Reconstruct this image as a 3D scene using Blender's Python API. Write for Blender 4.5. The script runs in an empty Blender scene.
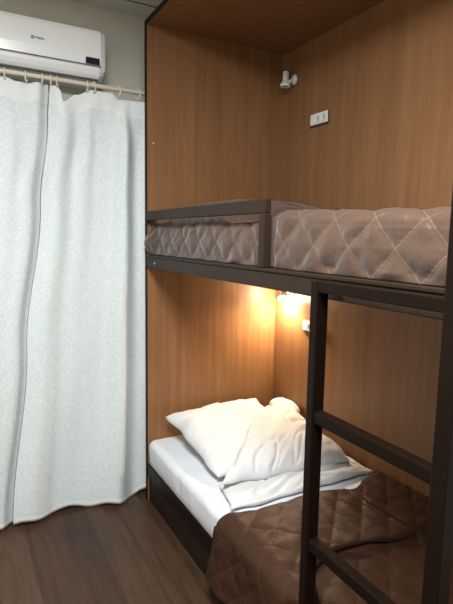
import bpy, bmesh, math, random
from mathutils import Vector, Matrix, noise

random.seed(4)
scn = bpy.context.scene
COL = scn.collection
PI = math.pi

# ------------------------------------------------------------------ materials
def new_mat(name):
    m = bpy.data.materials.new(name); m.use_nodes = True
    nt = m.node_tree
    return m, nt, nt.nodes['Principled BSDF']

def N(nt, kind, **kw):
    n = nt.nodes.new(kind)
    for k, v in kw.items():
        if k in n.inputs: n.inputs[k].default_value = v
        else: setattr(n, k, v)
    return n

def plain(name, col, rough=.5, metal=0, spec=.5, bump=0, bscale=200, vary=.06, vscale=6, emit=None, estr=0):
    m, nt, b = new_mat(name)
    b.inputs['Roughness'].default_value = rough
    b.inputs['Metallic'].default_value = metal
    b.inputs['Specular IOR Level'].default_value = spec
    tc = N(nt, 'ShaderNodeTexCoord')
    nz = N(nt, 'ShaderNodeTexNoise', Scale=vscale, Detail=4.0)
    nt.links.new(tc.outputs['Object'], nz.inputs['Vector'])
    rp = N(nt, 'ShaderNodeValToRGB')
    rp.color_ramp.elements[0].position = .3; rp.color_ramp.elements[1].position = .7
    rp.color_ramp.elements[0].color = [c*(1-vary) for c in col]+[1]
    rp.color_ramp.elements[1].color = [min(1, c*(1+vary)) for c in col]+[1]
    nt.links.new(nz.outputs['Fac'], rp.inputs['Fac'])
    nt.links.new(rp.outputs['Color'], b.inputs['Base Color'])
    if bump:
        n2 = N(nt, 'ShaderNodeTexNoise', Scale=bscale, Detail=3.0)
        nt.links.new(tc.outputs['Object'], n2.inputs['Vector'])
        bp = N(nt, 'ShaderNodeBump', Strength=bump, Distance=.002)
        nt.links.new(n2.outputs['Fac'], bp.inputs['Height'])
        nt.links.new(bp.outputs['Normal'], b.inputs['Normal'])
    if emit:
        b.inputs['Emission Color'].default_value = (*emit, 1)
        b.inputs['Emission Strength'].default_value = estr
    return m

def wood_mat(name, c0, c1, c2, rough=.42, scale=(26, 26, 1.1)):
    m, nt, b = new_mat(name)
    tc = N(nt, 'ShaderNodeTexCoord')
    mp = N(nt, 'ShaderNodeMapping'); mp.inputs['Scale'].default_value = scale
    nt.links.new(tc.outputs['Object'], mp.inputs['Vector'])
    nz = N(nt, 'ShaderNodeTexNoise', Scale=1.0, Detail=6.0, Roughness=.6, Distortion=.4)
    nt.links.new(mp.outputs['Vector'], nz.inputs['Vector'])
    mp2 = N(nt, 'ShaderNodeMapping'); mp2.inputs['Scale'].default_value = [s*7 for s in scale]
    nt.links.new(tc.outputs['Object'], mp2.inputs['Vector'])
    n2 = N(nt, 'ShaderNodeTexNoise', Scale=1.0, Detail=3.0)
    nt.links.new(mp2.outputs['Vector'], n2.inputs['Vector'])
    mx = N(nt, 'ShaderNodeMath', operation='MULTIPLY_ADD')
    nt.links.new(n2.outputs['Fac'], mx.inputs[0]); mx.inputs[1].default_value = .35
    nt.links.new(nz.outputs['Fac'], mx.inputs[2])
    rp = N(nt, 'ShaderNodeValToRGB')
    e = rp.color_ramp.elements
    e[0].position = .42; e[0].color = (*c0, 1)
    e[1].position = .95; e[1].color = (*c2, 1)
    k = e.new(.66); k.color = (*c1, 1)
    nt.links.new(mx.outputs[0], rp.inputs['Fac'])
    nt.links.new(rp.outputs['Color'], b.inputs['Base Color'])
    b.inputs['Roughness'].default_value = rough
    b.inputs['Specular IOR Level'].default_value = .35 if rough < .45 else .15
    return m

def floor_mat():
    m, nt, b = new_mat('dark_laminate')
    tc = N(nt, 'ShaderNodeTexCoord')
    mp = N(nt, 'ShaderNodeMapping')
    mp.inputs['Rotation'].default_value = (0, 0, PI/2)
    mp.inputs['Location'].default_value = (.35, .06, 0)
    nt.links.new(tc.outputs['Object'], mp.inputs['Vector'])
    br = N(nt, 'ShaderNodeTexBrick')
    br.offset = .37; br.inputs['Scale'].default_value = 1
    br.inputs['Brick Width'].default_value = 1.2; br.inputs['Row Height'].default_value = .165
    br.inputs['Mortar Size'].default_value = .0012; br.inputs['Mortar Smooth'].default_value = .3
    br.inputs['Color1'].default_value = (.040, .020, .011, 1)
    br.inputs['Color2'].default_value = (.074, .040, .023, 1)
    br.inputs['Mortar'].default_value = (.02, .012, .008, 1)
    nt.links.new(mp.outputs['Vector'], br.inputs['Vector'])
    m2 = N(nt, 'ShaderNodeMapping'); m2.inputs['Scale'].default_value = (26, 2.2, 1)
    nt.links.new(tc.outputs['Object'], m2.inputs['Vector'])
    nz = N(nt, 'ShaderNodeTexNoise', Scale=1.0, Detail=7.0, Roughness=.62, Distortion=1.2)
    nt.links.new(m2.outputs['Vector'], nz.inputs['Vector'])
    rp = N(nt, 'ShaderNodeValToRGB')
    rp.color_ramp.elements[0].position = .3; rp.color_ramp.elements[0].color = (.6, .6, .6, 1)
    rp.color_ramp.elements[1].position = .72; rp.color_ramp.elements[1].color = (1.3, 1.27, 1.24, 1)
    nt.links.new(nz.outputs['Fac'], rp.inputs['Fac'])
    mx = N(nt, 'ShaderNodeMixRGB', blend_type='MULTIPLY'); mx.inputs[0].default_value = 1
    nt.links.new(br.outputs['Color'], mx.inputs[1]); nt.links.new(rp.outputs['Color'], mx.inputs[2])
    nt.links.new(mx.outputs[0], b.inputs['Base Color'])
    b.inputs['Roughness'].default_value = .42
    b.inputs['Specular IOR Level'].default_value = .3
    return m

def quilt_mat(name, col, thread, period, rough=.4):
    """satin cloth with a diamond lattice of pale stitching; the UV map is in metres"""
    m, nt, b = new_mat(name)
    uv = N(nt, 'ShaderNodeUVMap'); uv.uv_map = 'cloth'
    sp = N(nt, 'ShaderNodeSeparateXYZ')
    nt.links.new(uv.outputs['UV'], sp.inputs[0])
    def seam(op):
        a = N(nt, 'ShaderNodeMath', operation=op)
        nt.links.new(sp.outputs['X'], a.inputs[0]); nt.links.new(sp.outputs['Y'], a.inputs[1])
        d = N(nt, 'ShaderNodeMath', operation='DIVIDE'); d.inputs[1].default_value = period
        nt.links.new(a.outputs[0], d.inputs[0])
        f = N(nt, 'ShaderNodeMath', operation='FRACT'); nt.links.new(d.outputs[0], f.inputs[0])
        s = N(nt, 'ShaderNodeMath', operation='SUBTRACT'); s.inputs[1].default_value = .5
        nt.links.new(f.outputs[0], s.inputs[0])
        ab = N(nt, 'ShaderNodeMath', operation='ABSOLUTE'); nt.links.new(s.outputs[0], ab.inputs[0])
        g = N(nt, 'ShaderNodeMath', operation='GREATER_THAN'); g.inputs[1].default_value = .5-.0022/period
        nt.links.new(ab.outputs[0], g.inputs[0])
        return g
    s1, s2 = seam('ADD'), seam('SUBTRACT')
    mxm = N(nt, 'ShaderNodeMath', operation='MAXIMUM')
    nt.links.new(s1.outputs[0], mxm.inputs[0]); nt.links.new(s2.outputs[0], mxm.inputs[1])
    sc = N(nt, 'ShaderNodeMath', operation='MULTIPLY'); sc.inputs[1].default_value = .42
    nt.links.new(mxm.outputs[0], sc.inputs[0])
    mix = N(nt, 'ShaderNodeMixRGB')
    mix.inputs[1].default_value = (*col, 1); mix.inputs[2].default_value = (*thread, 1)
    nt.links.new(sc.outputs[0], mix.inputs[0])
    nt.links.new(mix.outputs[0], b.inputs['Base Color'])
    b.inputs['Roughness'].default_value = rough
    b.inputs['Specular IOR Level'].default_value = .3 if rough < .45 else .16
    b.inputs['Sheen Weight'].default_value = .25 if rough < .45 else .0
    b.inputs['Sheen Roughness'].default_value = .4
    tc = N(nt, 'ShaderNodeTexCoord')
    nz = N(nt, 'ShaderNodeTexNoise', Scale=34.0, Detail=3.0, Distortion=.8)
    nt.links.new(tc.outputs['Object'], nz.inputs['Vector'])
    bp = N(nt, 'ShaderNodeBump', Strength=.35, Distance=.006)
    nt.links.new(nz.outputs['Fac'], bp.inputs['Height'])
    nt.links.new(bp.outputs['Normal'], b.inputs['Normal'])
    return m

def curtain_mat(name, patterned=True):
    m = bpy.data.materials.new(name); m.use_nodes = True
    nt = m.node_tree; nt.nodes.clear()
    out = N(nt, 'ShaderNodeOutputMaterial')
    tc = N(nt, 'ShaderNodeTexCoord')
    dif = N(nt, 'ShaderNodeBsdfDiffuse'); trl = N(nt, 'ShaderNodeBsdfTranslucent'); tr = N(nt, 'ShaderNodeBsdfTransparent')
    a = N(nt, 'ShaderNodeMixShader'); a.inputs[0].default_value = .2
    bmx = N(nt, 'ShaderNodeMixShader'); bmx.inputs[0].default_value = .0
    if patterned:
        # leaf-like speckles: stretched voronoi cells in two directions
        nz = N(nt, 'ShaderNodeTexNoise', Scale=30.0, Detail=2.0)
        nt.links.new(tc.outputs['Object'], nz.inputs['Vector'])
        mixv = N(nt, 'ShaderNodeMixRGB'); mixv.inputs[0].default_value = .025
        nt.links.new(tc.outputs['Object'], mixv.inputs[1]); nt.links.new(nz.outputs['Color'], mixv.inputs[2])
        mp = N(nt, 'ShaderNodeMapping'); mp.inputs['Scale'].default_value = (125, 24, 76); mp.inputs['Rotation'].default_value = (0, .6, 0)
        nt.links.new(mixv.outputs[0], mp.inputs['Vector'])
        vo = N(nt, 'ShaderNodeTexVoronoi', Scale=1.0); vo.feature = 'F1'
        nt.links.new(mp.outputs['Vector'], vo.inputs['Vector'])
        rp = N(nt, 'ShaderNodeValToRGB')
        rp.color_ramp.elements[0].position = .38; rp.color_ramp.elements[0].color = (1, 1, 1, 1)
        rp.color_ramp.elements[1].position = .52; rp.color_ramp.elements[1].color = (0, 0, 0, 1)
        nt.links.new(vo.outputs['Distance'], rp.inputs['Fac'])
        cm = N(nt, 'ShaderNodeMixRGB')
        cm.inputs[1].default_value = (.83, .895, .905, 1); cm.inputs[2].default_value = (.90, .945, .945, 1)
        nt.links.new(rp.outputs['Color'], cm.inputs[0])
        nt.links.new(cm.outputs[0], dif.inputs['Color'])
        trl.inputs['Color'].default_value = (.7, .78, .8, 1)
        tm = N(nt, 'ShaderNodeMapRange'); tm.inputs[3].default_value = .17; tm.inputs[4].default_value = .12
        nt.links.new(rp.outputs['Color'], tm.inputs[0])
        nt.links.new(tm.outputs[0], bmx.inputs[0])
    else:
        dif.inputs['Color'].default_value = (.86, .9, .9, 1); trl.inputs['Color'].default_value = (.8, .85, .86, 1)
    n3 = N(nt, 'ShaderNodeTexNoise', Scale=420.0, Detail=2.0)
    nt.links.new(tc.outputs['Object'], n3.inputs['Vector'])
    bp = N(nt, 'ShaderNodeBump', Strength=.15, Distance=.001)
    nt.links.new(n3.outputs['Fac'], bp.inputs['Height']); nt.links.new(bp.outputs['Normal'], dif.inputs['Normal'])
    nt.links.new(dif.outputs[0], a.inputs[1]); nt.links.new(trl.outputs[0], a.inputs[2])
    nt.links.new(a.outputs[0], bmx.inputs[1]); nt.links.new(tr.outputs[0], bmx.inputs[2])
    nt.links.new(bmx.outputs[0], out.inputs['Surface'])
    return m

M = dict(
    wood=wood_mat('beech_laminate', (.180, .083, .034), (.224, .105, .044), (.275, .135, .058)),
    edge=plain('dark_edge_band', (.013, .008, .006), .6, 0, .1),
    steel=plain('brown_black_steel', (.0085, .0046, .003), .36, 0, .09, .25, 260),
    rail=plain('grey_brown_steel', (.027, .0165, .0105), .4, 0, .14, .2, 220),
    base=wood_mat('dark_base_board', (.010, .005, .0035), (.016, .009, .006), (.024, .013, .009), .5, (2, 26, 26)),
    deck=plain('deck_board', (.12, .08, .05), .7),
    wall=plain('cream_wall', (.62, .60, .52), .8, 0, .3, .15, 90, .03, 3),
    ceil=plain('ceiling_tile', (.72, .71, .66), .85, 0, .2, .1, 120, .03, 3),
    seam=plain('ceiling_seam', (.16, .155, .14), .7),
    floor=floor_mat(),
    white=plain('white_plastic', (.88, .90, .90), .22, 0, .5, 0, 1, .01),
    white2=plain('white_plastic_flap', (.84, .86, .86), .3, 0, .5, 0, 1, .01),
    cap=plain('grey_white_plastic', (.74, .76, .75), .35, 0, .5, 0, 1, .01),
    dark=plain('display_glass', (.012, .010, .03), .12, 0, .6, 0, 1, .02),
    gap_shade=plain('gap_shade', (.10, .10, .10), .6),  # dark grey standing for the shade inside the unit's panel gaps
    logo=plain('logo_grey', (.07, .075, .10), .5),
    rod=plain('cream_rod', (.66, .60, .50), .4, 0, .4, 0, 1, .03),
    ring=plain('cream_ring', (.72, .67, .57), .4, 0, .4, 0, 1, .03),
    linen=plain('white_linen', (.60, .605, .61), .85, 0, .2, .25, 260, .02, 8),
    sheet=plain('white_sheet', (.66, .68, .71), .85, 0, .2, .25, 240, .02, 8),
    quilt=quilt_mat('brown_satin_quilt', (.078, .046, .0315), (.19, .14, .10), .165, .38),
    quilt_shaded=quilt_mat('shaded_satin_quilt', (.041, .0175, .0095), (.074, .038, .023), .155, .5),  # same cloth as the upper quilt, with the lower bunk's shade in its colour
    piping=plain('shaded_brown_piping', (.022, .010, .006), .8, 0, .1),  # brown darkened to carry the shade along the fold edge
    lampwhite=plain('lamp_white', (.72, .71, .68), .4, 0, .4, 0, 1, .02),
    glass=plain('lamp_glass', (.35, .33, .30), .25, 0, .5, 0, 1, .02),
    bulb=plain('lit_bulb', (1, .9, .7), .4, 0, .3, 0, 1, .01, emit=(1.0, .79, .54), estr=2900),
    litshade=plain('lit_lamp_shade', (.8, .75, .65), .4, 0, .3, 0, 1, .01, emit=(1.0, .80, .55), estr=380),
    plate=plain('socket_plate', (.74, .73, .68), .35, 0, .4, 0, 1, .02),
    sockdark=plain('socket_dark', (.05, .045, .04), .5),
    chrome=plain('chrome', (.8, .8, .8), .2, 1, .5),
    frame=plain('window_white', (.75, .76, .75), .4),
    night=plain('night_glass', (.05, .06, .07), .08, 0, .6),
    curtain=curtain_mat('curtain_jacquard', True),
    header=curtain_mat('curtain_header', False),
)

# ------------------------------------------------------------------ helpers
def obj(name, bm, mat, parent=None, smooth=False, bevel=0, seg=2, solid=0, subsurf=0):
    me = bpy.data.meshes.new(name)
    bmesh.ops.recalc_face_normals(bm, faces=bm.faces)
    bm.to_mesh(me); bm.free()
    o = bpy.data.objects.new(name, me); COL.objects.link(o)
    mats = mat if isinstance(mat, (list, tuple)) else [mat]
    for mm in mats: me.materials.append(mm)
    if smooth:
        for p in me.polygons: p.use_smooth = True
    if bevel:
        b = o.modifiers.new('bevel', 'BEVEL'); b.width = bevel; b.segments = seg; b.limit_method = 'ANGLE'
    if solid:
        s = o.modifiers.new('solid', 'SOLIDIFY'); s.thickness = abs(solid); s.offset = -1 if solid > 0 else 1
    if subsurf:
        s = o.modifiers.new('sub', 'SUBSURF'); s.levels = subsurf; s.render_levels = subsurf
    if parent:
        o.parent = parent
        o.matrix_parent_inverse = Matrix.Translation(-Vector(parent_origin(parent)))
    return o

def parent_origin(p):
    v = Vector(p.location)
    return v

def tag(o, label, cat, group=None):
    o['label'] = label; o['category'] = cat
    if group: o['group'] = group
    return o

def empty(name, loc, label, cat, group=None):
    o = bpy.data.objects.new(name, None); COL.objects.link(o)
    o.location = loc; o.empty_display_size = .05
    return tag(o, label, cat, group)

def structure(o):
    o['kind'] = 'structure'; return o

def box(bm, x0, x1, y0, y1, z0, z1, mi=0):
    vs = [bm.verts.new((x, y, z)) for z in (z0, z1) for y in (y0, y1) for x in (x0, x1)]
    fs = []
    for q in ((0, 2, 3, 1), (4, 5, 7, 6), (0, 1, 5, 4), (2, 6, 7, 3), (0, 4, 6, 2), (1, 3, 7, 5)):
        f = bm.faces.new([vs[i] for i in q]); f.material_index = mi; fs.append(f)
    return vs

def bx(*a):
    bm = bmesh.new(); box(bm, *a); return bm

def tube(bm, pts, r, n=12, closed=False):
    pts = [Vector(p) for p in pts]; rings = []
    L = len(pts); up = None
    for i, p in enumerate(pts):
        if closed: t = pts[(i+1) % L]-pts[i-1]
        else: t = pts[min(i+1, L-1)]-pts[max(i-1, 0)]
        t.normalize()
        if up is None:
            up = Vector((0, 0, 1)) if abs(t.z) < .9 else Vector((0, 1, 0))
        a = t.cross(up).normalized(); b = a.cross(t).normalized(); up = b
        rr = r[i] if isinstance(r, (list, tuple)) else r
        rings.append([bm.verts.new(p+a*rr*math.cos(2*PI*k/n)+b*rr*math.sin(2*PI*k/n)) for k in range(n)])
    for i in range(L if closed else L-1):
        A, B = rings[i], rings[(i+1) % L]
        for k in range(n): bm.faces.new((A[k], A[(k+1) % n], B[(k+1) % n], B[k]))
    if not closed:
        bm.faces.new(rings[0][::-1]); bm.faces.new(rings[-1])

def lathe(bm, prof, M4, n=24):
    """prof = [(r, z)]; revolved about local z, then transformed"""
    rings = []
    for r, z in prof:
        if r < 1e-6: rings.append([bm.verts.new(M4 @ Vector((0, 0, z)))])
        else: rings.append([bm.verts.new(M4 @ Vector((r*math.cos(2*PI*k/n), r*math.sin(2*PI*k/n), z))) for k in range(n)])
    for A, B in zip(rings, rings[1:]):
        for k in range(n):
            k2 = (k+1) % n
            if len(A) == 1 and len(B) > 1: bm.faces.new((A[0], B[k2], B[k]))
            elif len(B) == 1 and len(A) > 1: bm.faces.new((A[k], A[k2], B[0]))
            elif len(A) > 1: bm.faces.new((A[k], A[k2], B[k2], B[k]))
    for R in (rings[0], rings[-1]):
        if len(R) > 1: bm.faces.new(R)

def nz(x, y, z=0.): return noise.noise(Vector((x, y, z)))
def sstep(a, b, x):
    t = min(1, max(0, (x-a)/(b-a))); return t*t*(3-2*t)
def lerp(a, b, t): return a+(b-a)*t
def interp(pts, x):
    if x <= pts[0][0]: return pts[0][1]
    for (a, b), (c, d) in zip(pts, pts[1:]):
        if x <= c:
            t = (x-a)/(c-a); t = t*t*(3-2*t)
            return b+(d-b)*t
    return pts[-1][1]

def copy_tree(o, loc):
    c = o.copy(); COL.objects.link(c); c.location = loc
    for ch in o.children:
        d = ch.copy(); COL.objects.link(d); d.parent = c
        for g in ch.children:
            e = g.copy(); COL.objects.link(e); e.parent = d
    return c

# ------------------------------------------------------------------ camera
YAW, PIT, ROL, F, CH = 0.4996, 0.1297, 0.018, 497.33, 1.6054
cam = bpy.data.cameras.new('camera'); co = bpy.data.objects.new('camera', cam); COL.objects.link(co)
cam.sensor_fit = 'VERTICAL'; cam.sensor_height = 36; cam.lens = F/604*36; cam.clip_start = .02
Rm = Matrix.Rotation(-YAW, 4, 'Z') @ Matrix.Rotation(PI/2-PIT, 4, 'X') @ Matrix.Rotation(ROL, 4, 'Z')
co.matrix_world = Matrix.Translation((0, 0, CH)) @ Rm
scn.camera = co

# bunk dimensions
X0, X1, D, YF = .9644, 1.8644, 2.7324, .655
ZTOP = 2.741
YW, ZC = 3.05, 2.90

# ------------------------------------------------------------------ room shell
RX0, RX1, RY0 = -1.35, 1.95, -1.3
structure(obj('floor', bx(RX0-.1, RX1+.1, RY0-.1, YW+.1, -.06, 0), M['floor']))
structure(obj('ceiling', bx(RX0-.1, RX1+.1, RY0-.1, YW+.1, ZC, ZC+.06), M['ceil']))
bm = bmesh.new()   # wall with a window opening
wx0, wx1, wz0, wz1 = .46, 1.28, .47, 2.2
box(bm, RX0-.1, wx0, YW, YW+.1, 0, ZC); box(bm, wx1, RX1+.1, YW, YW+.1, 0, ZC)
box(bm, wx0, wx1, YW, YW+.1, 0, wz0); box(bm, wx0, wx1, YW, YW+.1, wz1, ZC)
structure(obj('wall_back', bm, M['wall']))
structure(obj('wall_left', bx(RX0-.1, RX0, RY0, YW, 0, ZC), M['wall']))
structure(obj('wall_right', bx(RX1, RX1+.1, RY0, YW, 0, ZC), M['wall']))
structure(obj('wall_front', bx(RX0-.1, RX1+.1, RY0-.1, RY0, 0, ZC), M['wall']))
structure(obj('trim_1', bx(RX0, RX1, 2.862, 2.870, ZC-.004, ZC), M['seam']))
structure(obj('trim_2', bx(wx0-.06, wx1+.1, 2.872, YW, 0, .44), M['frame'], bevel=.006))
win = structure(obj('window_1', bx(wx0+.04, wx1-.04, YW+.05, YW+.06, wz0+.04, wz1-.04), M['night']))
bm = bmesh.new()
for a in ((wx0, wx1, wz0, wz0+.05), (wx0, wx1, wz1-.05, wz1), (wx0, wx0+.05, wz0+.05, wz1-.05), (wx1-.05, wx1, wz0+.05, wz1-.05)):
    box(bm, a[0], a[1], YW+.03, YW+.085, a[2], a[3])
obj('window_frame', bm, M['frame'], win, bevel=.004)

# ------------------------------------------------------------------ bunk bed
bed = empty('bunk_bed', (X0, D, 0), 'built-in wooden bunk bed with dark steel rails and panelled niche', 'bunk bed')
hp = obj('head_panel', bx(X0+.003, X1+.02, D, D+.02, 0, ZTOP), M['wood'], bed)
obj('edge_band', bx(X0-.001, X0+.003, D-.003, D+.023, 0, ZTOP+.022), M['edge'], hp)
obj('back_panel', bx(X1, X1+.02, YF, D, 0, ZTOP), M['wood'], bed)
obj('foot_panel', bx(X0+.003, X1+.02, YF-.02, YF, 0, ZTOP), M['wood'], bed)  # unseen end panel, added to carry the top and block light at the foot
tp = obj('top_panel', bx(X0+.003, X1+.02, YF-.02, D+.02, ZTOP, ZTOP+.02), M['wood'], bed)
obj('edge_band', bx(X0-.001, X0+.003, YF-.02, D-.003, ZTOP-.002, ZTOP+.022), M['edge'], tp)
# upper side rail: a box beam with a lip along the top
bm = bmesh.new()
box(bm, X0, X0+.036, YF, D, 1.427, 1.486); box(bm, X0-.004, X0+.036, YF, D, 1.486, 1.499)
obj('side_rail', bm, M['rail'], bed, bevel=.003)
obj('bed_deck', bx(X0+.036, X1, YF, D, 1.44, 1.497), M['deck'], bed)
# guard rail
gr = obj('guard_rail', bx(X0-.003, X0+.025, 1.494, D-.001, 1.692, 1.742), M['rail'], bed, bevel=.004)
obj('post', bx(X0-.006, X0+.028, 1.494, 1.528, 1.499, 1.692), M['rail'], gr, bevel=.004)
obj('wall_plate', bx(X0+.001, X0+.012, D-.010, D-.001, 1.672, 1.692), M['rail'], gr, bevel=.002)
for py, pz in ((2.60, 1.455), ):
    bm = bmesh.new()
    lathe(bm, [(0, .004), (.006, .003), (.008, 0), (0, 0)], Matrix.Translation((X0, py, pz)) @ Matrix.Rotation(-PI/2, 4, 'Y'), 12)
    obj('bright_stud', bm, M['chrome'], bed, smooth=True)  # small chrome stud where the rail has a bright mark
# lower frame
obj('base_board', bx(X0+.012, X0+.030, YF, D, 0, .165), M['base'], bed, bevel=.002)
obj('lower_frame', bx(X0+.002, X0+.04, YF, D, .165, .238), M['steel'], bed, bevel=.003)
obj('lower_deck', bx(X0+.04, X1, YF, D, .20, .238), M['deck'], bed)
bm = bmesh.new()
lathe(bm, [(0, .0015), (.003, .001), (.004, 0), (0, 0)], Matrix.Translation((1.005, D, 2.12)) @ Matrix.Rotation(PI/2, 4, 'X'), 10)
obj('screw', bm, M['chrome'], hp, smooth=True)

# ------------------------------------------------------------------ ladder
lad = empty('bunk_ladder', (.910, .89, 0), 'dark steel ladder fixed to the front of the bunk rail', 'ladder')
LX0, LX1 = .888, .932
obj('stile', bx(LX0, LX1, 1.098, 1.128, 0, 1.487), M['steel'], lad, bevel=.004)
obj('stile', bx(LX0, LX1, .645, .686, 0, 2.01), M['steel'], lad, bevel=.004)
obj('top_bar', bx(LX0+.002, LX1-.002, .686, 1.098, 1.456, 1.487), M['steel'], lad, bevel=.003)
for y in (.70, 1.085):
    obj('bracket', bx(LX1-.002, X0-.0045, y-.02, y+.02, 1.458, 1.482), M['steel'], lad, bevel=.002)
for z in (.283, .690, 1.090):
    obj('rung', bx(LX0+.006, LX1-.004, .686, 1.098, z-.018, z+.018), M['steel'], lad, bevel=.004)
bm = bmesh.new()
lathe(bm, [(0, .006), (.004, .005), (.006, 0), (0, 0)], Matrix.Translation((.914, .731, .708)), 10)
obj('bright_stud', bm, M['chrome'], lad, smooth=True)  # chrome stud added to stand in for a glint on the rung

# ------------------------------------------------------------------ upper bedspread
def puff(u, v, amp, PER=.165):
    a = abs(math.sin(PI*(u+v)/PER)); b = abs(math.sin(PI*(u-v)/PER))
    return amp*(min(a, b)**.55)

def upper_spread():
    bm = bmesh.new(); uvl = bm.loops.layers.uv.new('cloth')
    ny, ns = 190, 96
    y0, y1 = YF+.012, D-.006
    ZB = 1.5005
    rows = []
    for i in range(ny+1):
        y = lerp(y0, y1, i/ny); ring = []
        head = sstep(2.60, 2.72, y)
        sag = .010*nz(y*3.1, 7.3)+.004*nz(y*9, 2)
        guard = sstep(1.50, 1.58, y)
        zf = 1.656+.012*sstep(.8, 1.4, y)-.022*guard+sag          # top of the front side
        post = sstep(1.44, 1.487, y)*(1-sstep(1.536, 1.58, y))
        for j in range(ns+1):
            t = j/ns
            # path: front bottom -> front side -> rounded edge -> top -> back
            if t < .34:
                k = t/.34; hgt = zf-.02-ZB
                z = ZB+hgt*k
                bul = .012*math.sin(PI*min(1, k*.95+.03))*(.5+.5*nz(y*4, 5.))+.004
                x = X0+.020-bul*(1-post)-.026*head*math.sin(PI*k)+.022*post
                n = Vector((-1, 0, 0)); v = hgt*k
            elif t < .46:
                k = (t-.34)/.12; a = k*PI/2; r = .045
                x = X0+.018+.024*post+r*(1-math.cos(a)); z = zf-.02+r*math.sin(a)
                n = Vector((-math.cos(a), 0, math.sin(a))); v = (zf-.02-ZB)+r*a
            else:
                k = (t-.46)/.54; x = lerp(X0+.063, X1-.008, k)
                z = zf+.025+.010*math.sin(PI*k)
                n = Vector((0, 0, 1)); v = (zf-.02-ZB)+.07+(x-X0-.063)
                # pillow under the spread at the head end
                px = 1-abs((x-1.40)/.40)**3.2; py = 1-abs((y-2.32)/.40)**2.6
                if px > 0 and py > 0: z += .118*(px**.55)*(py**.55)
            p = Vector((x, y, z))
            amp = .011 if t < .46 else .008
            w = puff(y, v, amp)-.6*amp
            w += .006*nz(y*14+v*12, v*10-y*4, 1.)+.005*(abs(nz(y*26+v*22, v*12-y*9, 4.))-.2)
            if t < .46: w += .005*nz(y*11-v*10, y*6+v*16, 9.)
            edge = min(1, t/.05)*(min(1, (y1-y)/.02))
            if t < .46: edge *= 1-.8*post
            if t > .97: edge *= (1-t)/.03
            p += n*w*edge
            if p.z < ZB: p.z = ZB
            ring.append((bm.verts.new(p), (y, v)))
        rows.append(ring)
    for A, B in zip(rows, rows[1:]):
        for j in range(ns):
            q = (A[j], A[j+1], B[j+1], B[j])
            f = bm.faces.new([c[0] for c in q])
            for l, c in zip(f.loops, q): l[uvl].uv = c[1]
    # close: ends, back and bottom
    bot = []
    for A in rows:
        v = bm.verts.new((A[-1][0].co.x, A[-1][0].co.y, ZB)); bot.append(v)
    for i in range(ny):
        bm.faces.new((rows[i][-1][0], bot[i], bot[i+1], rows[i+1][-1][0]))
        bm.faces.new((bot[i], rows[i][0][0], rows[i+1][0][0], bot[i+1]))
    bm.faces.new([c[0] for c in rows[0]]+[bot[0]])
    bm.faces.new([c[0] for c in rows[-1]]+[bot[-1]])
    return bm
o = obj('bedspread', upper_spread(), M['quilt'], smooth=True)
tag(o, 'brown quilted bedspread covering the upper bunk behind the guard rail', 'bedspread')

# ------------------------------------------------------------------ lower mattress
ZM = .402
def mattress():
    bm = bmesh.new()
    ny, pr = 120, []
    # profile of the visible cross-section (x, z)
    xa, xb, r = X0-.004, X1-.006, .04
    prof = [(xa+.012, .2395), (xa+.003, .262), (xa, .30)]
    prof += [(xa+r*(1-math.cos(a)), ZM-r+r*math.sin(a)) for a in [k*PI/2/7 for k in range(0, 8)]]
    prof += [(lerp(xa+r, xb-r, k/40), ZM) for k in range(1, 41)]
    prof += [(xb-r+r*math.sin(a), ZM-r+r*math.cos(a)) for a in [k*PI/2/5 for k in range(1, 6)]]
    prof += [(xb, .2395)]
    rows = []
    for i in range(ny+1):
        y = lerp(YF+.008, D-.006, i/ny)
        yd = min(y-(YF+.008), D-.006-y)
        endr = 1-sstep(0, .05, yd)
        row = []
        for j, (x, z) in enumerate(prof):
            k = sstep(.30, .40, z)
            dz = -.03*endr*k+-.006*abs(nz(x*7, y*6))*k*(1-endr)
            dx = 0
            if j < 11: dx = -.009*abs(nz(y*5.5, z*7, 2.))-.005*nz(y*19, z*9, 6.)+.014*endr
            row.append(bm.verts.new((x+dx*(1 if z > .245 else 0), y, z+dz)))
        rows.append(row)
    for A, B in zip(rows, rows[1:]):
        for j in range(len(prof)-1): bm.faces.new((A[j], A[j+1], B[j+1], B[j]))
        bm.faces.new((A[-1], A[0], B[0], B[-1]))
    bm.faces.new(rows[0]); bm.faces.new(rows[-1])
    return bm
o = obj('mattress', mattress(), M['sheet'], smooth=True)
tag(o, 'low mattress under a white fitted sheet on the lower bunk', 'mattress')

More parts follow.
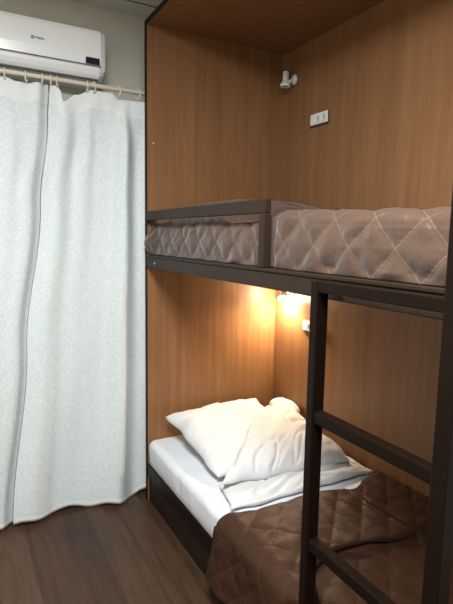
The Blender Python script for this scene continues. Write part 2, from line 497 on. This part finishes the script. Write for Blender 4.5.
# ------------------------------------------------------------------ puffy cushions from quads
def puffy(quad, base, top, thick, n=60, power=2.6, wr=None, corner=.0, floor_z=None, over=None):
    """closed soft slab over a plan quad; base/top are functions or numbers"""
    bm = bmesh.new(); P00, P10, P11, P01 = [Vector(p) for p in quad]
    T, B = [], []
    for i in range(n+1):
        v = -1+2*i/n; rt, rb = [], []
        for j in range(n+1):
            u = -1+2*j/n
            a, b = (u+1)/2, (v+1)/2
            # pull the sides in a little between the corners
            uu = u*(1-corner*(1-v*v)); vv = v*(1-corner*(1-u*u))
            a2, b2 = (uu+1)/2, (vv+1)/2
            p = (P00*(1-a2)+P10*a2)*(1-b2)+(P01*(1-a2)+P11*a2)*b2
            if wr:
                q = p.copy(); m = .5+.5*min(1, abs(u)**2+abs(v)**2)
                p.x += .016*m*nz(q.x*9, q.y*9, 21.); p.y += .016*m*nz(q.x*9, q.y*9, 31.)
            h = (max(0, 1-abs(u)**power)*max(0, 1-abs(v)**power))**.5
            hz = thick*h
            w = wr(p.x, p.y, h) if wr else 0
            zt = p.z+hz*top+w*min(1, h*2)
            zb = p.z-hz*base
            if floor_z is not None: zb = max(zb, floor_z); zt = max(zt, floor_z+.003)
            if over:
                top_z = None
                for ex, ey in ((0, 0), (.014, 0), (-.014, 0), (0, .014), (0, -.014), (.011, .011), (-.011, .011), (.011, -.011), (-.011, -.011)):
                    hit = over.ray_cast(Vector((p.x+ex, p.y+ey, 2)), Vector((0, 0, -1)))[0]
                    if hit and (top_z is None or hit.z > top_z): top_z = hit.z
                if top_z is not None:
                    zb = max(zb, top_z+.003); zt = max(zt, zb+.002+.040*h)
            rt.append(bm.verts.new((p.x, p.y, zt)))
            border = i in (0, n) or j in (0, n)
            rb.append(rt[-1] if border else bm.verts.new((p.x, p.y, min(zb, zt-.002))))
        T.append(rt); B.append(rb)
    for i in range(n):
        for j in range(n):
            bm.faces.new((T[i][j], T[i][j+1], T[i+1][j+1], T[i+1][j]))
            try: bm.faces.new((B[i][j], B[i+1][j], B[i+1][j+1], B[i][j+1]))
            except ValueError: pass
    return bm

# pillow leaning against the head panel
def pil_wr(x, y, h):
    d = .012*nz(x*5+y*4, y*6-x*3, 3.)+.006*nz(x*14, y*10+x*8, 8.)-.007*max(0, .13-abs(nz(x*3+y*7, y*3-x*7, 5.)))/.13
    return d
bm = puffy([(1.075, 2.03, .440), (1.66, 2.10, .430), (1.705, 2.70, .550), (1.040, 2.655, .545)],
           .65, 1.0, .088, 64, 2.5, pil_wr, .055, ZM+.002)
from mathutils.bvhtree import BVHTree
PIL = BVHTree.FromBMesh(bm)
o = obj('pillow', bm, M['linen'], smooth=True)
tag(o, 'plump white pillow leaning on the head panel of lower bunk', 'pillow')

# folded duvet: lower layer, thick folded-back upper layer and the rolled corner by the wall
def wrink(s, ang=.84):
    ca, sa = math.cos(ang), math.sin(ang)
    def f(x, y, h):
        a = x*ca+y*sa; b = -x*sa+y*ca          # along and across the pull of the cloth
        b2 = b+.05*nz(a*4, b*4, s)
        w = .016*nz(a*3.2, b2*4.5, s)
        w += .020*(abs(nz(a*3.4+s, b2*13, s+2))-.22)
        w += .009*(abs(nz(a*7, b2*27+a*3, s+5))-.2)
        w -= .012*max(0, .14-abs(nz(a*2.6+3, b2*10, s+9)))/.14
        return w
    return f
def low_layer():
    return puffy([(1.005, 1.770, .425), (1.846, 1.765, .425), (1.85, 2.30, .425), (1.05, 1.98, .425)],
                 1.0, 1.0, .040, 90, 3.4, wrink(1.3, .1), .015, ZM+.0025, PIL)
dv = obj('duvet', low_layer(), M['linen'], smooth=True)
tag(dv, 'rumpled white duvet folded back across the lower bunk mattress', 'duvet')
bm = puffy([(1.025, 1.915, .468), (1.755, 1.835, .470), (1.845, 2.62, .490), (1.665, 2.50, .50)],
           .45, 1.0, .100, 120, 4.2, wrink(4.1, .75), .0, ZM+.003, PIL)
fold = obj('folded_layer', bm, M['linen'], dv, smooth=True)
bm = bmesh.new()
bmesh.ops.create_uvsphere(bm, u_segments=40, v_segments=24, radius=1)
for v in bm.verts:
    c = v.co.copy()
    v.co = Vector((1.783+c.x*.076, 2.48+c.y*.13, .540+c.z*.056*(1+.12*nz(c.x*2, c.y*2, 3.))+.004*nz(c.x*5, c.y*5)))
obj('rolled_corner', bm, M['linen'], dv, smooth=True)

# ------------------------------------------------------------------ lower bedspread
def edge_y(x):     # far edge of the spread on the mattress
    return interp([(.90, 1.775), (.97, 1.745), (1.10, 1.715), (1.36, 1.715), (1.62, 1.665), (1.75, 1.72), (1.86, 1.755)], x)
def over(x, y):    # 1 where the folded-over second layer lies
    fx = 1-sstep(1.565, 1.578, x+.012*nz(y*6, 1.))
    yb = interp([(.90, 1.02), (.98, 1.15), (1.06, 1.29), (1.20, 1.345), (1.40, 1.30), (1.58, 1.262)], x)
    return fx*sstep(yb-.007, yb+.006, y)
def lower_spread():
    bm = bmesh.new(); uvl = bm.loops.layers.uv.new('cloth')
    ny, ns = 210, 190
    r = .035; top_w = (X1-.012)-(X0+r-.006)
    L = top_w+r*PI/2+.255
    rows = []
    for i in range(ny+1):
        b = i/ny; ring = []
        for j in range(ns+1):
            s = L*j/ns
            if s < top_w:
                x = X1-.012-s; z = ZM+.010; n = Vector((0, 0, 1)); xx = x
            elif s < top_w+r*PI/2:
                a = (s-top_w)/r; x = X0+r-.006-(r+.008)*math.sin(a); z = ZM+.010-r+r*math.cos(a); n = Vector((-math.sin(a), 0, math.cos(a))); xx = x
            else:
                k = (s-top_w-r*PI/2); z = ZM+.010-r-k; x = X0-.014-.06*k-.03*k*k*4; n = Vector((-1, 0, 0)); xx = .93-.1*k
            ye = edge_y(xx)
            if s > top_w+r*PI/2: ye = 1.765+.16*k
            y = lerp(YF+.012, ye, b)
            side = sstep(top_w, top_w+.12, s)
            w = puff(y+.02, s, .006, .155)+.010*nz(y*5, s*4, 2.)*(1-.2*side)+.005*nz(y*16+s*5, s*15-y*7, 5.)
            w += .014*side*nz(y*4.2, s*1.2, 11.)+.010*side
            ov = over(x, y)*(1-sstep(top_w-.01, top_w+.2, s)*.5)
            w += .026*ov
            # rise of the bundled flap by the wall
            w += .022*sstep(1.55, 1.60, x)*sstep(1.20, 1.32, y)*(1-.5*sstep(1.55, 1.70, y))
            w = max(w, .0015)
            if b > .985: w *= .8
            p = Vector((x, y, z))+n*w
            if s > top_w+r*PI/2: p.x = min(p.x, X0-.012); p.x = max(p.x, lerp(.941, .80, sstep(1.17, 1.5, y)))
            if s > top_w: p.x = max(p.x, lerp(.941, .80, sstep(1.17, 1.5, y)))
            ring.append((bm.verts.new(p), (y+.02, s)))
        rows.append(ring)
    for A, B in zip(rows, rows[1:]):
        for j in range(ns):
            q = (A[j], A[j+1], B[j+1], B[j])
            f = bm.faces.new([c[0] for c in q])
            for l, c in zip(f.loops, q): l[uvl].uv = c[1]
    return bm, rows
bm, rows = lower_spread()
grid = [[c[0].co.copy() for c in R] for R in rows]
bs = obj('bedspread', bm, M['quilt_shaded'], smooth=True)
sm = bs.modifiers.new('solid', 'SOLIDIFY'); sm.thickness = .007; sm.offset = -1
tag(bs, 'brown quilted bedspread, tinted darker for shade, draped over the lower bunk foot end', 'bedspread')
def nearest(x, y):
    best = None
    for R in grid[::2]:
        for p in R[::2]:
            d = (p.x-x)**2+(p.y-y)**2
            if best is None or d < best[0]: best = (d, p)
    return best[1].z
pts = [(1.574-.012*nz(y*6, 1.), y) for y in [1.665, 1.58, 1.50, 1.42, 1.34, 1.28]]
pts += [(x, interp([(.90, 1.02), (.98, 1.15), (1.06, 1.29), (1.20, 1.345), (1.40, 1.30), (1.58, 1.262)], x)) for x in [1.54, 1.46, 1.38, 1.30, 1.22, 1.15, 1.09, 1.05, 1.02, .99]]
bm = bmesh.new()
tube(bm, [(x, y, nearest(x, y)+.002) for x, y in pts], .0085, 10)
obj('piping', bm, M['piping'], bs, smooth=True, subsurf=1)

# ------------------------------------------------------------------ reading lamps
def lamp(lit, loc, label):
    """loc = centre of the wall disc on the back panel"""
    t = empty('reading_lamp', loc, label, 'reading lamp', 'reading lamps on the back panel')
    x, y, z = loc
    bm = bmesh.new()
    lathe(bm, [(0, 0), (.030, 0), (.030, .006), (.026, .013), (.012, .016), (0, .016)], Matrix.Translation((x-.0005, y, z)) @ Matrix.Rotation(-PI/2, 4, 'Y'), 28)
    obj('wall_mount', bm, M['lampwhite'], t, smooth=True)
    hx, hy = x-.056, y+.018
    bm = bmesh.new()
    tube(bm, [(x-.014, y, z), (x-.030, y+.002, z-.010), (x-.042, y+.007, z-.020), (x-.046, y+.012, z-.020)], [.008, .009, .009, .008], 12)
    obj('arm', bm, M['lampwhite'], t, smooth=True)
    bm = bmesh.new()
    T = Matrix.Translation((hx, hy, z-.03)) @ Matrix.Rotation(.05, 4, 'X')
    lathe(bm, [(0, .074), (.014, .074), (.0185, .068), (.0185, .016), (.022, .010), (.018, .009), (.012, .012), (0, .012)], T, 32)
    sh = obj('lamp_head', bm, M['lampwhite'], t, smooth=True)
    bm = bmesh.new()
    lathe(bm, [(.0215, .012), (.026, .007), (.031, -.000), (.0325, -.008), (.0315, -.015), (.0295, -.015), (.030, -.008), (.0285, -.000), (.0225, .006), (.0185, .008)], T, 36)
    obj('shade', bm, M['litshade'] if lit else M['lampwhite'], sh, smooth=True)
    bm = bmesh.new()
    lathe(bm, [(0, .011), (.012, .008), (.0165, .0), (.0165, -.007), (.011, -.013), (0, -.014)], T, 24)
    obj('bulb', bm, M['bulb'] if lit else M['glass'], sh, smooth=True)
    return t
lamp(False, (X1, 2.600, 2.561), 'unlit white reading lamp high on the upper bunk wall')
lamp(True, (X1, 2.548, 1.260), 'lit white reading lamp glowing over the lower bunk pillow')

# ------------------------------------------------------------------ sockets
def socket(loc, label):
    t = empty('power_socket', loc, label, 'power socket', 'sockets on the back panel')
    x, y, z = loc      # centre on the panel
    obj('shadow_gap_backing', bx(x-.009, x-.0005, y-.080, y+.084, z-.038, z+.034), M['sockdark'], t, bevel=.003)  # black backing, wider left and below to paint the plate's shadow gap
    obj('face_plate', bx(x-.016, x-.009, y-.078, y+.072, z-.030, z+.032), M['plate'], t, bevel=.003)
    for yy in (y-.050, y+.002):
        bm = bmesh.new()
        lathe(bm, [(.0, .001), (.016, .001), (.019, .004), (.022, .004), (.023, 0), (0, 0)], Matrix.Translation((x-.016, yy, z)) @ Matrix.Rotation(-PI/2, 4, 'Y'), 24)
        s = obj('outlet', bm, M['plate'], t, smooth=True)
        bm = bmesh.new()
        for dz in (-.008, .008): box(bm, x-.0185, x-.0172, yy-.0035, yy+.0035, z+dz-.0035, z+dz+.0035)
        box(bm, x-.0185, x-.0172, yy-.012, yy-.006, z-.002, z+.002); box(bm, x-.0185, x-.0172, yy+.006, yy+.012, z-.002, z+.002)
        obj('pin_hole', bm, M['sockdark'], s)
    obj('switch_plate', bx(x-.018, x-.016, y+.028, y+.070, z-.026, z+.026), M['plate'], t, bevel=.002)
    return t
socket((X1, 2.338, 2.283), 'white double socket with a dark painted shadow gap on upper bunk wall')
socket((X1, 2.338, 1.080), 'white double socket partly behind the ladder on lower bunk wall')

# ------------------------------------------------------------------ air conditioner
ac = empty('air_conditioner', (.36, YW, 2.437), 'white wall-mounted air conditioner above the curtain rod', 'air conditioner')
AX0, AX1 = -.06, .772
def extr(prof, x0, x1, nx=1):
    bm = bmesh.new()
    A = [bm.verts.new((x0, y, z)) for y, z in prof]; B = [bm.verts.new((x1, y, z)) for y, z in prof]
    n = len(prof)
    for k in range(n): bm.faces.new((A[k], A[(k+1) % n], B[(k+1) % n], B[k]))
    bm.faces.new(A); bm.faces.new(B[::-1])
    return bm
body = [(YW-.001, 2.437), (2.905, 2.432), (2.875, 2.440), (2.852, 2.458), (2.840, 2.482), (2.836, 2.510), (2.834, 2.60), (2.834, 2.670), (2.840, 2.686), (2.856, 2.693), (YW-.001, 2.696)]
bm = bmesh.new(); secs = []
for x, k in [(AX0, 1), (AX0+.006, .5), (AX0+.02, .12), (AX0+.045, 0), (AX1-.05, 0), (AX1-.03, .12), (AX1-.014, .40), (AX1-.005, .72), (AX1, 1.0)]:
    ring = []
    for y, z in body:
        low = 1-sstep(2.44, 2.52, z); fr = 1-sstep(2.85, 2.95, y)
        ring.append(bm.verts.new((x, y+.010*k*fr*(k > .3), z+.034*k*low*fr)))
    secs.append(ring)
for A, B in zip(secs, secs[1:]):
    for q in range(len(body)): bm.faces.new((A[q], A[(q+1) % len(body)], B[(q+1) % len(body)], B[q]))
bm.faces.new(secs[0]); bm.faces.new(secs[-1])
obj('housing', bm, M['cap'], ac, bevel=.003, seg=2)
fp = [(2.842, 2.5125), (2.829, 2.5125), (2.826, 2.56), (2.826, 2.62), (2.827, 2.672), (2.834, 2.690), (2.846, 2.694), (2.846, 2.68)]
obj('front_panel', extr(fp, AX0+.004, AX1-.028), M['white'], ac, bevel=.002)
fl = [(2.842, 2.5065), (2.831, 2.5065), (2.834, 2.486), (2.843, 2.464), (2.856, 2.448), (2.864, 2.455), (2.85, 2.47)]
obj('gap_shade_strip', bx(AX0+.006, AX1-.030, 2.8315, 2.838, 2.502, 2.516), M['gap_shade'], ac)  # dark strips put in the gaps in place of their shade
obj('gap_shade_strip', bx(AX0+.008, AX1-.040, 2.848, 2.866, 2.4405, 2.4475), M['gap_shade'], ac)
fo = obj('air_flap', extr(fl, AX0+.004, AX1-.036), M['white2'], ac, bevel=.002)
obj('display', bx(.660, .735, 2.8225, 2.8295, 2.5135, 2.5475), M['dark'], ac, bevel=.002)
# maker's mark: ring emblem and word, as on the unit
bm = bmesh.new()
tube(bm, [(.396+.0068*math.cos(a), 2.8255, 2.594+.0068*math.sin(a)) for a in [2*PI*k/28 for k in range(28)]], .0016, 6, True)
for dx in (-.0028, .0028): box(bm, .396+dx-.0012, .396+dx+.0012, 2.8246, 2.8262, 2.589, 2.599)
box(bm, .3935, .3985, 2.8246, 2.8262, 2.5932, 2.5948)
obj('emblem', bm, M['logo'], ac)
cu = bpy.data.curves.new('lettering', 'FONT'); cu.body = 'BOSCH'; cu.size = .0135; cu.extrude = .0004; cu.offset = .0006
to = bpy.data.objects.new('lettering_source', cu); COL.objects.link(to)
dg = bpy.context.evaluated_depsgraph_get(); dg.update()
me = bpy.data.meshes.new_from_object(to.evaluated_get(dg)); me.name = 'lettering'
bpy.data.objects.remove(to)
me.transform(Matrix.Translation((.408, 2.8256, 2.5895)) @ Matrix.Rotation(PI/2, 4, 'X'))
me.materials.clear(); me.materials.append(M['logo'])
lo = bpy.data.objects.new('lettering', me); COL.objects.link(lo); lo.parent = ac
lo.matrix_parent_inverse = Matrix.Translation(-Vector(ac.location))

# ------------------------------------------------------------------ curtain rod, rings, curtains
YR, ZR = 2.792, 2.396
bm = bmesh.new(); tube(bm, [(RX0, YR, ZR), (.3, YR, ZR), (RX1, YR, ZR)], .0115, 20)
o = obj('curtain_rod', bm, M['rod'], smooth=True)
tag(o, 'cream curtain rod running below the air conditioner', 'curtain rod')
RINGS = [.256, .354, .430, .474, .504, .657, .689, .825, .938]
RLAB = ['leftmost cream ring, holding the left curtain on the rod',
        'cream ring second from the left, holding the left curtain',
        'cream ring at the right end of the left curtain',
        "cream ring at the right curtain's left border, beside the left curtain",
        "cream ring fifth from the left, just right of the right curtain's border ring",
        "left one of the paired cream rings below the air conditioner's right end",
        "right one of the paired cream rings below the air conditioner's right end",
        'cream ring standing alone past the air conditioner, second from the right',
        'rightmost cream ring on the rod, beside the wooden bunk panel']
for k, rx in enumerate(RINGS):
    bm = bmesh.new()
    yaw = random.uniform(-.35, .35)
    pts = []
    for q in range(32):
        a = 2*PI*q/32
        ly, lz = .0262*math.cos(a), .0262*math.sin(a)
        pts.append((rx-ly*math.sin(yaw), YR+ly*math.cos(yaw), ZR-.0110+lz))
    tube(bm, pts, .0034, 8, True)
    o = obj('curtain_ring', bm, M['ring'], smooth=True)
    tag(o, RLAB[k], 'curtain ring', 'rings on the curtain rod')

def curtain(xl, xr, ypos, ztop, zbot, nx, nz_, hdr):
    """xl, xr: functions of z; ypos(s, z, x); ztop(x), zbot(s)"""
    bm = bmesh.new(); rows = []
    for j in range(nz_+1):
        b = j/nz_; row = []
        for i in range(nx+1):
            s = i/nx
            xt = lerp(xl(2.36), xr(2.36), s)
            z = lerp(ztop(xt), zbot(s), b)
            x = lerp(xl(z), xr(z), s)
            row.append(bm.verts.new((x, ypos(s, z, x), z)))
        rows.append(row)
    for j in range(nz_):
        for i in range(nx):
            f = bm.faces.new((rows[j][i], rows[j][i+1], rows[j+1][i+1], rows[j+1][i]))
            zt = sum(v.co.z for v in f.verts)/4
            if j/nz_ < hdr: f.material_index = 1
            if j >= nz_-2: f.material_index = 1
    return bm

def droop(rings, depth, lead):
    def f(x):
        z = 2.366
        for a, b in zip(rings, rings[1:]):
            if a <= x <= b:
                t = (x-a)/(b-a); z -= min(depth, (b-a)*lead)*(math.sin(PI*t)**.8)
        return z
    return f

def top_r(x): return interp([(.468, 2.364), (.505, 2.366), (.518, 2.345), (.535, 2.290), (.60, 2.335), (.684, 2.372), (.79, 2.372), (.835, 2.346), (.97, 2.350), (1.03, 2.36)], x)
def top_l(x): return 2.364+.010*math.sin(x*29)-.012*math.exp(-((x-.30)/.03)**2)+.012*math.exp(-((x-.40)/.03)**2)
# right curtain
RR = [.474, .504, .657, .689, .825, .938, 1.03]
def r_xl(z): return interp([(0, .212), (1.0, .315), (1.75, .405), (2.2, .455), (2.36, .466)], z)
def r_xr(z): return 1.02
def fold_r(s, z, x):
    t = sstep(2.36, 1.2, z)          # folds open out downwards
    up = 1-sstep(2.05, 2.36, z)
    y = YR+.004
    # standing fold right of the middle, edge roll at the left
    y -= .050*math.exp(-((s-.70-.02*t)/.085)**2)*up
    y += .018*math.exp(-((s-.52)/.11)**2)*up
    y += .020*math.exp(-((s-.87)/.07)**2)*up
    y -= .022*math.exp(-((s-.10)/.09)**2)*(.35+.65*up)
    y += .020*math.exp(-((s-.29)/.09)**2)*up
    y += .007*math.sin(s*33+.8*math.sin(z*2))*up*(1-.5*t)
    y += .012*nz(s*5, z*1.2, 3.)*up
    # creases hanging from the rings
    y += .010*nz(s*9+z*3, z*4-s*6, 8.)*sstep(1.5, 2.2, z)
    y -= .02*sstep(.8, .1, z)*math.sin(s*11+.7)
    return y
def r_bot(s):
    return .022+.010*math.sin(s*21)+.012*sstep(.86, .92, s)-.01*s
bm = curtain(r_xl, r_xr, fold_r, top_r, r_bot, 170, 150, .034)
o = obj('curtain', bm, [M['curtain'], M['header']], smooth=True, solid=.0008)
tag(o, 'white patterned curtain hanging between the left curtain and the bunk panel', 'curtain', 'curtains on the rod')

# left curtain
LR = [-.60, -.5, -.38, -.27, -.15, -.04, .06, .16, .256, .354, .430, .46]
def l_xl(z): return -.60
def l_xr(z): return r_xl(z)+.003-.004*sstep(2.1, 2.36, z)
def fold_l(s, z, x):
    up = 1-sstep(2.05, 2.36, z)
    xe = l_xr(z)-x                     # distance from its right edge
    y = YR+.002
    y -= .055*math.exp(-((xe-.20)/.12)**2)*(.4+.6*sstep(1.6, .3, z))*up
    y += .030*math.sin((xe-.12)*26)*sstep(.25, .45, xe)*up
    y -= .012*math.exp(-((xe-.075)/.035)**2)*up*(1-sstep(1.8, 2.3, z))
    y += .010*nz(s*9, z*1.1, 13.)*up
    y += .009*nz(s*16+z*3, z*4-s*6, 18.)*sstep(1.5, 2.2, z)
    y += .034*(1-sstep(.0, .06, xe))
    return y
def l_bot(s): return .018+.006*math.sin(s*24)
bm = curtain(l_xl, l_xr, fold_l, top_l, l_bot, 170, 150, .034)
o = obj('curtain', bm, [M['curtain'], M['header']], smooth=True, solid=.0008)
tag(o, 'white patterned curtain at the far left, under the air conditioner', 'curtain', 'curtains on the rod')

# ------------------------------------------------------------------ light
l = bpy.data.lights.new('ceiling_lamp', 'AREA'); l.energy = 138; l.color = (.97, .99, 1.0); l.shape = 'RECTANGLE'; l.size = .7; l.size_y = .7
lo = bpy.data.objects.new('ceiling_lamp', l); COL.objects.link(lo); lo.location = (.10, .55, 2.885)
w = bpy.data.worlds.new('world'); scn.world = w; w.use_nodes = True
w.node_tree.nodes['Background'].inputs[0].default_value = (.02, .02, .02, 1)

scn.view_settings.view_transform = 'Standard'; scn.view_settings.look = 'None'
scn.view_settings.gamma = 1; scn.view_settings.exposure = 0.0
scn.view_settings.use_curve_mapping = False
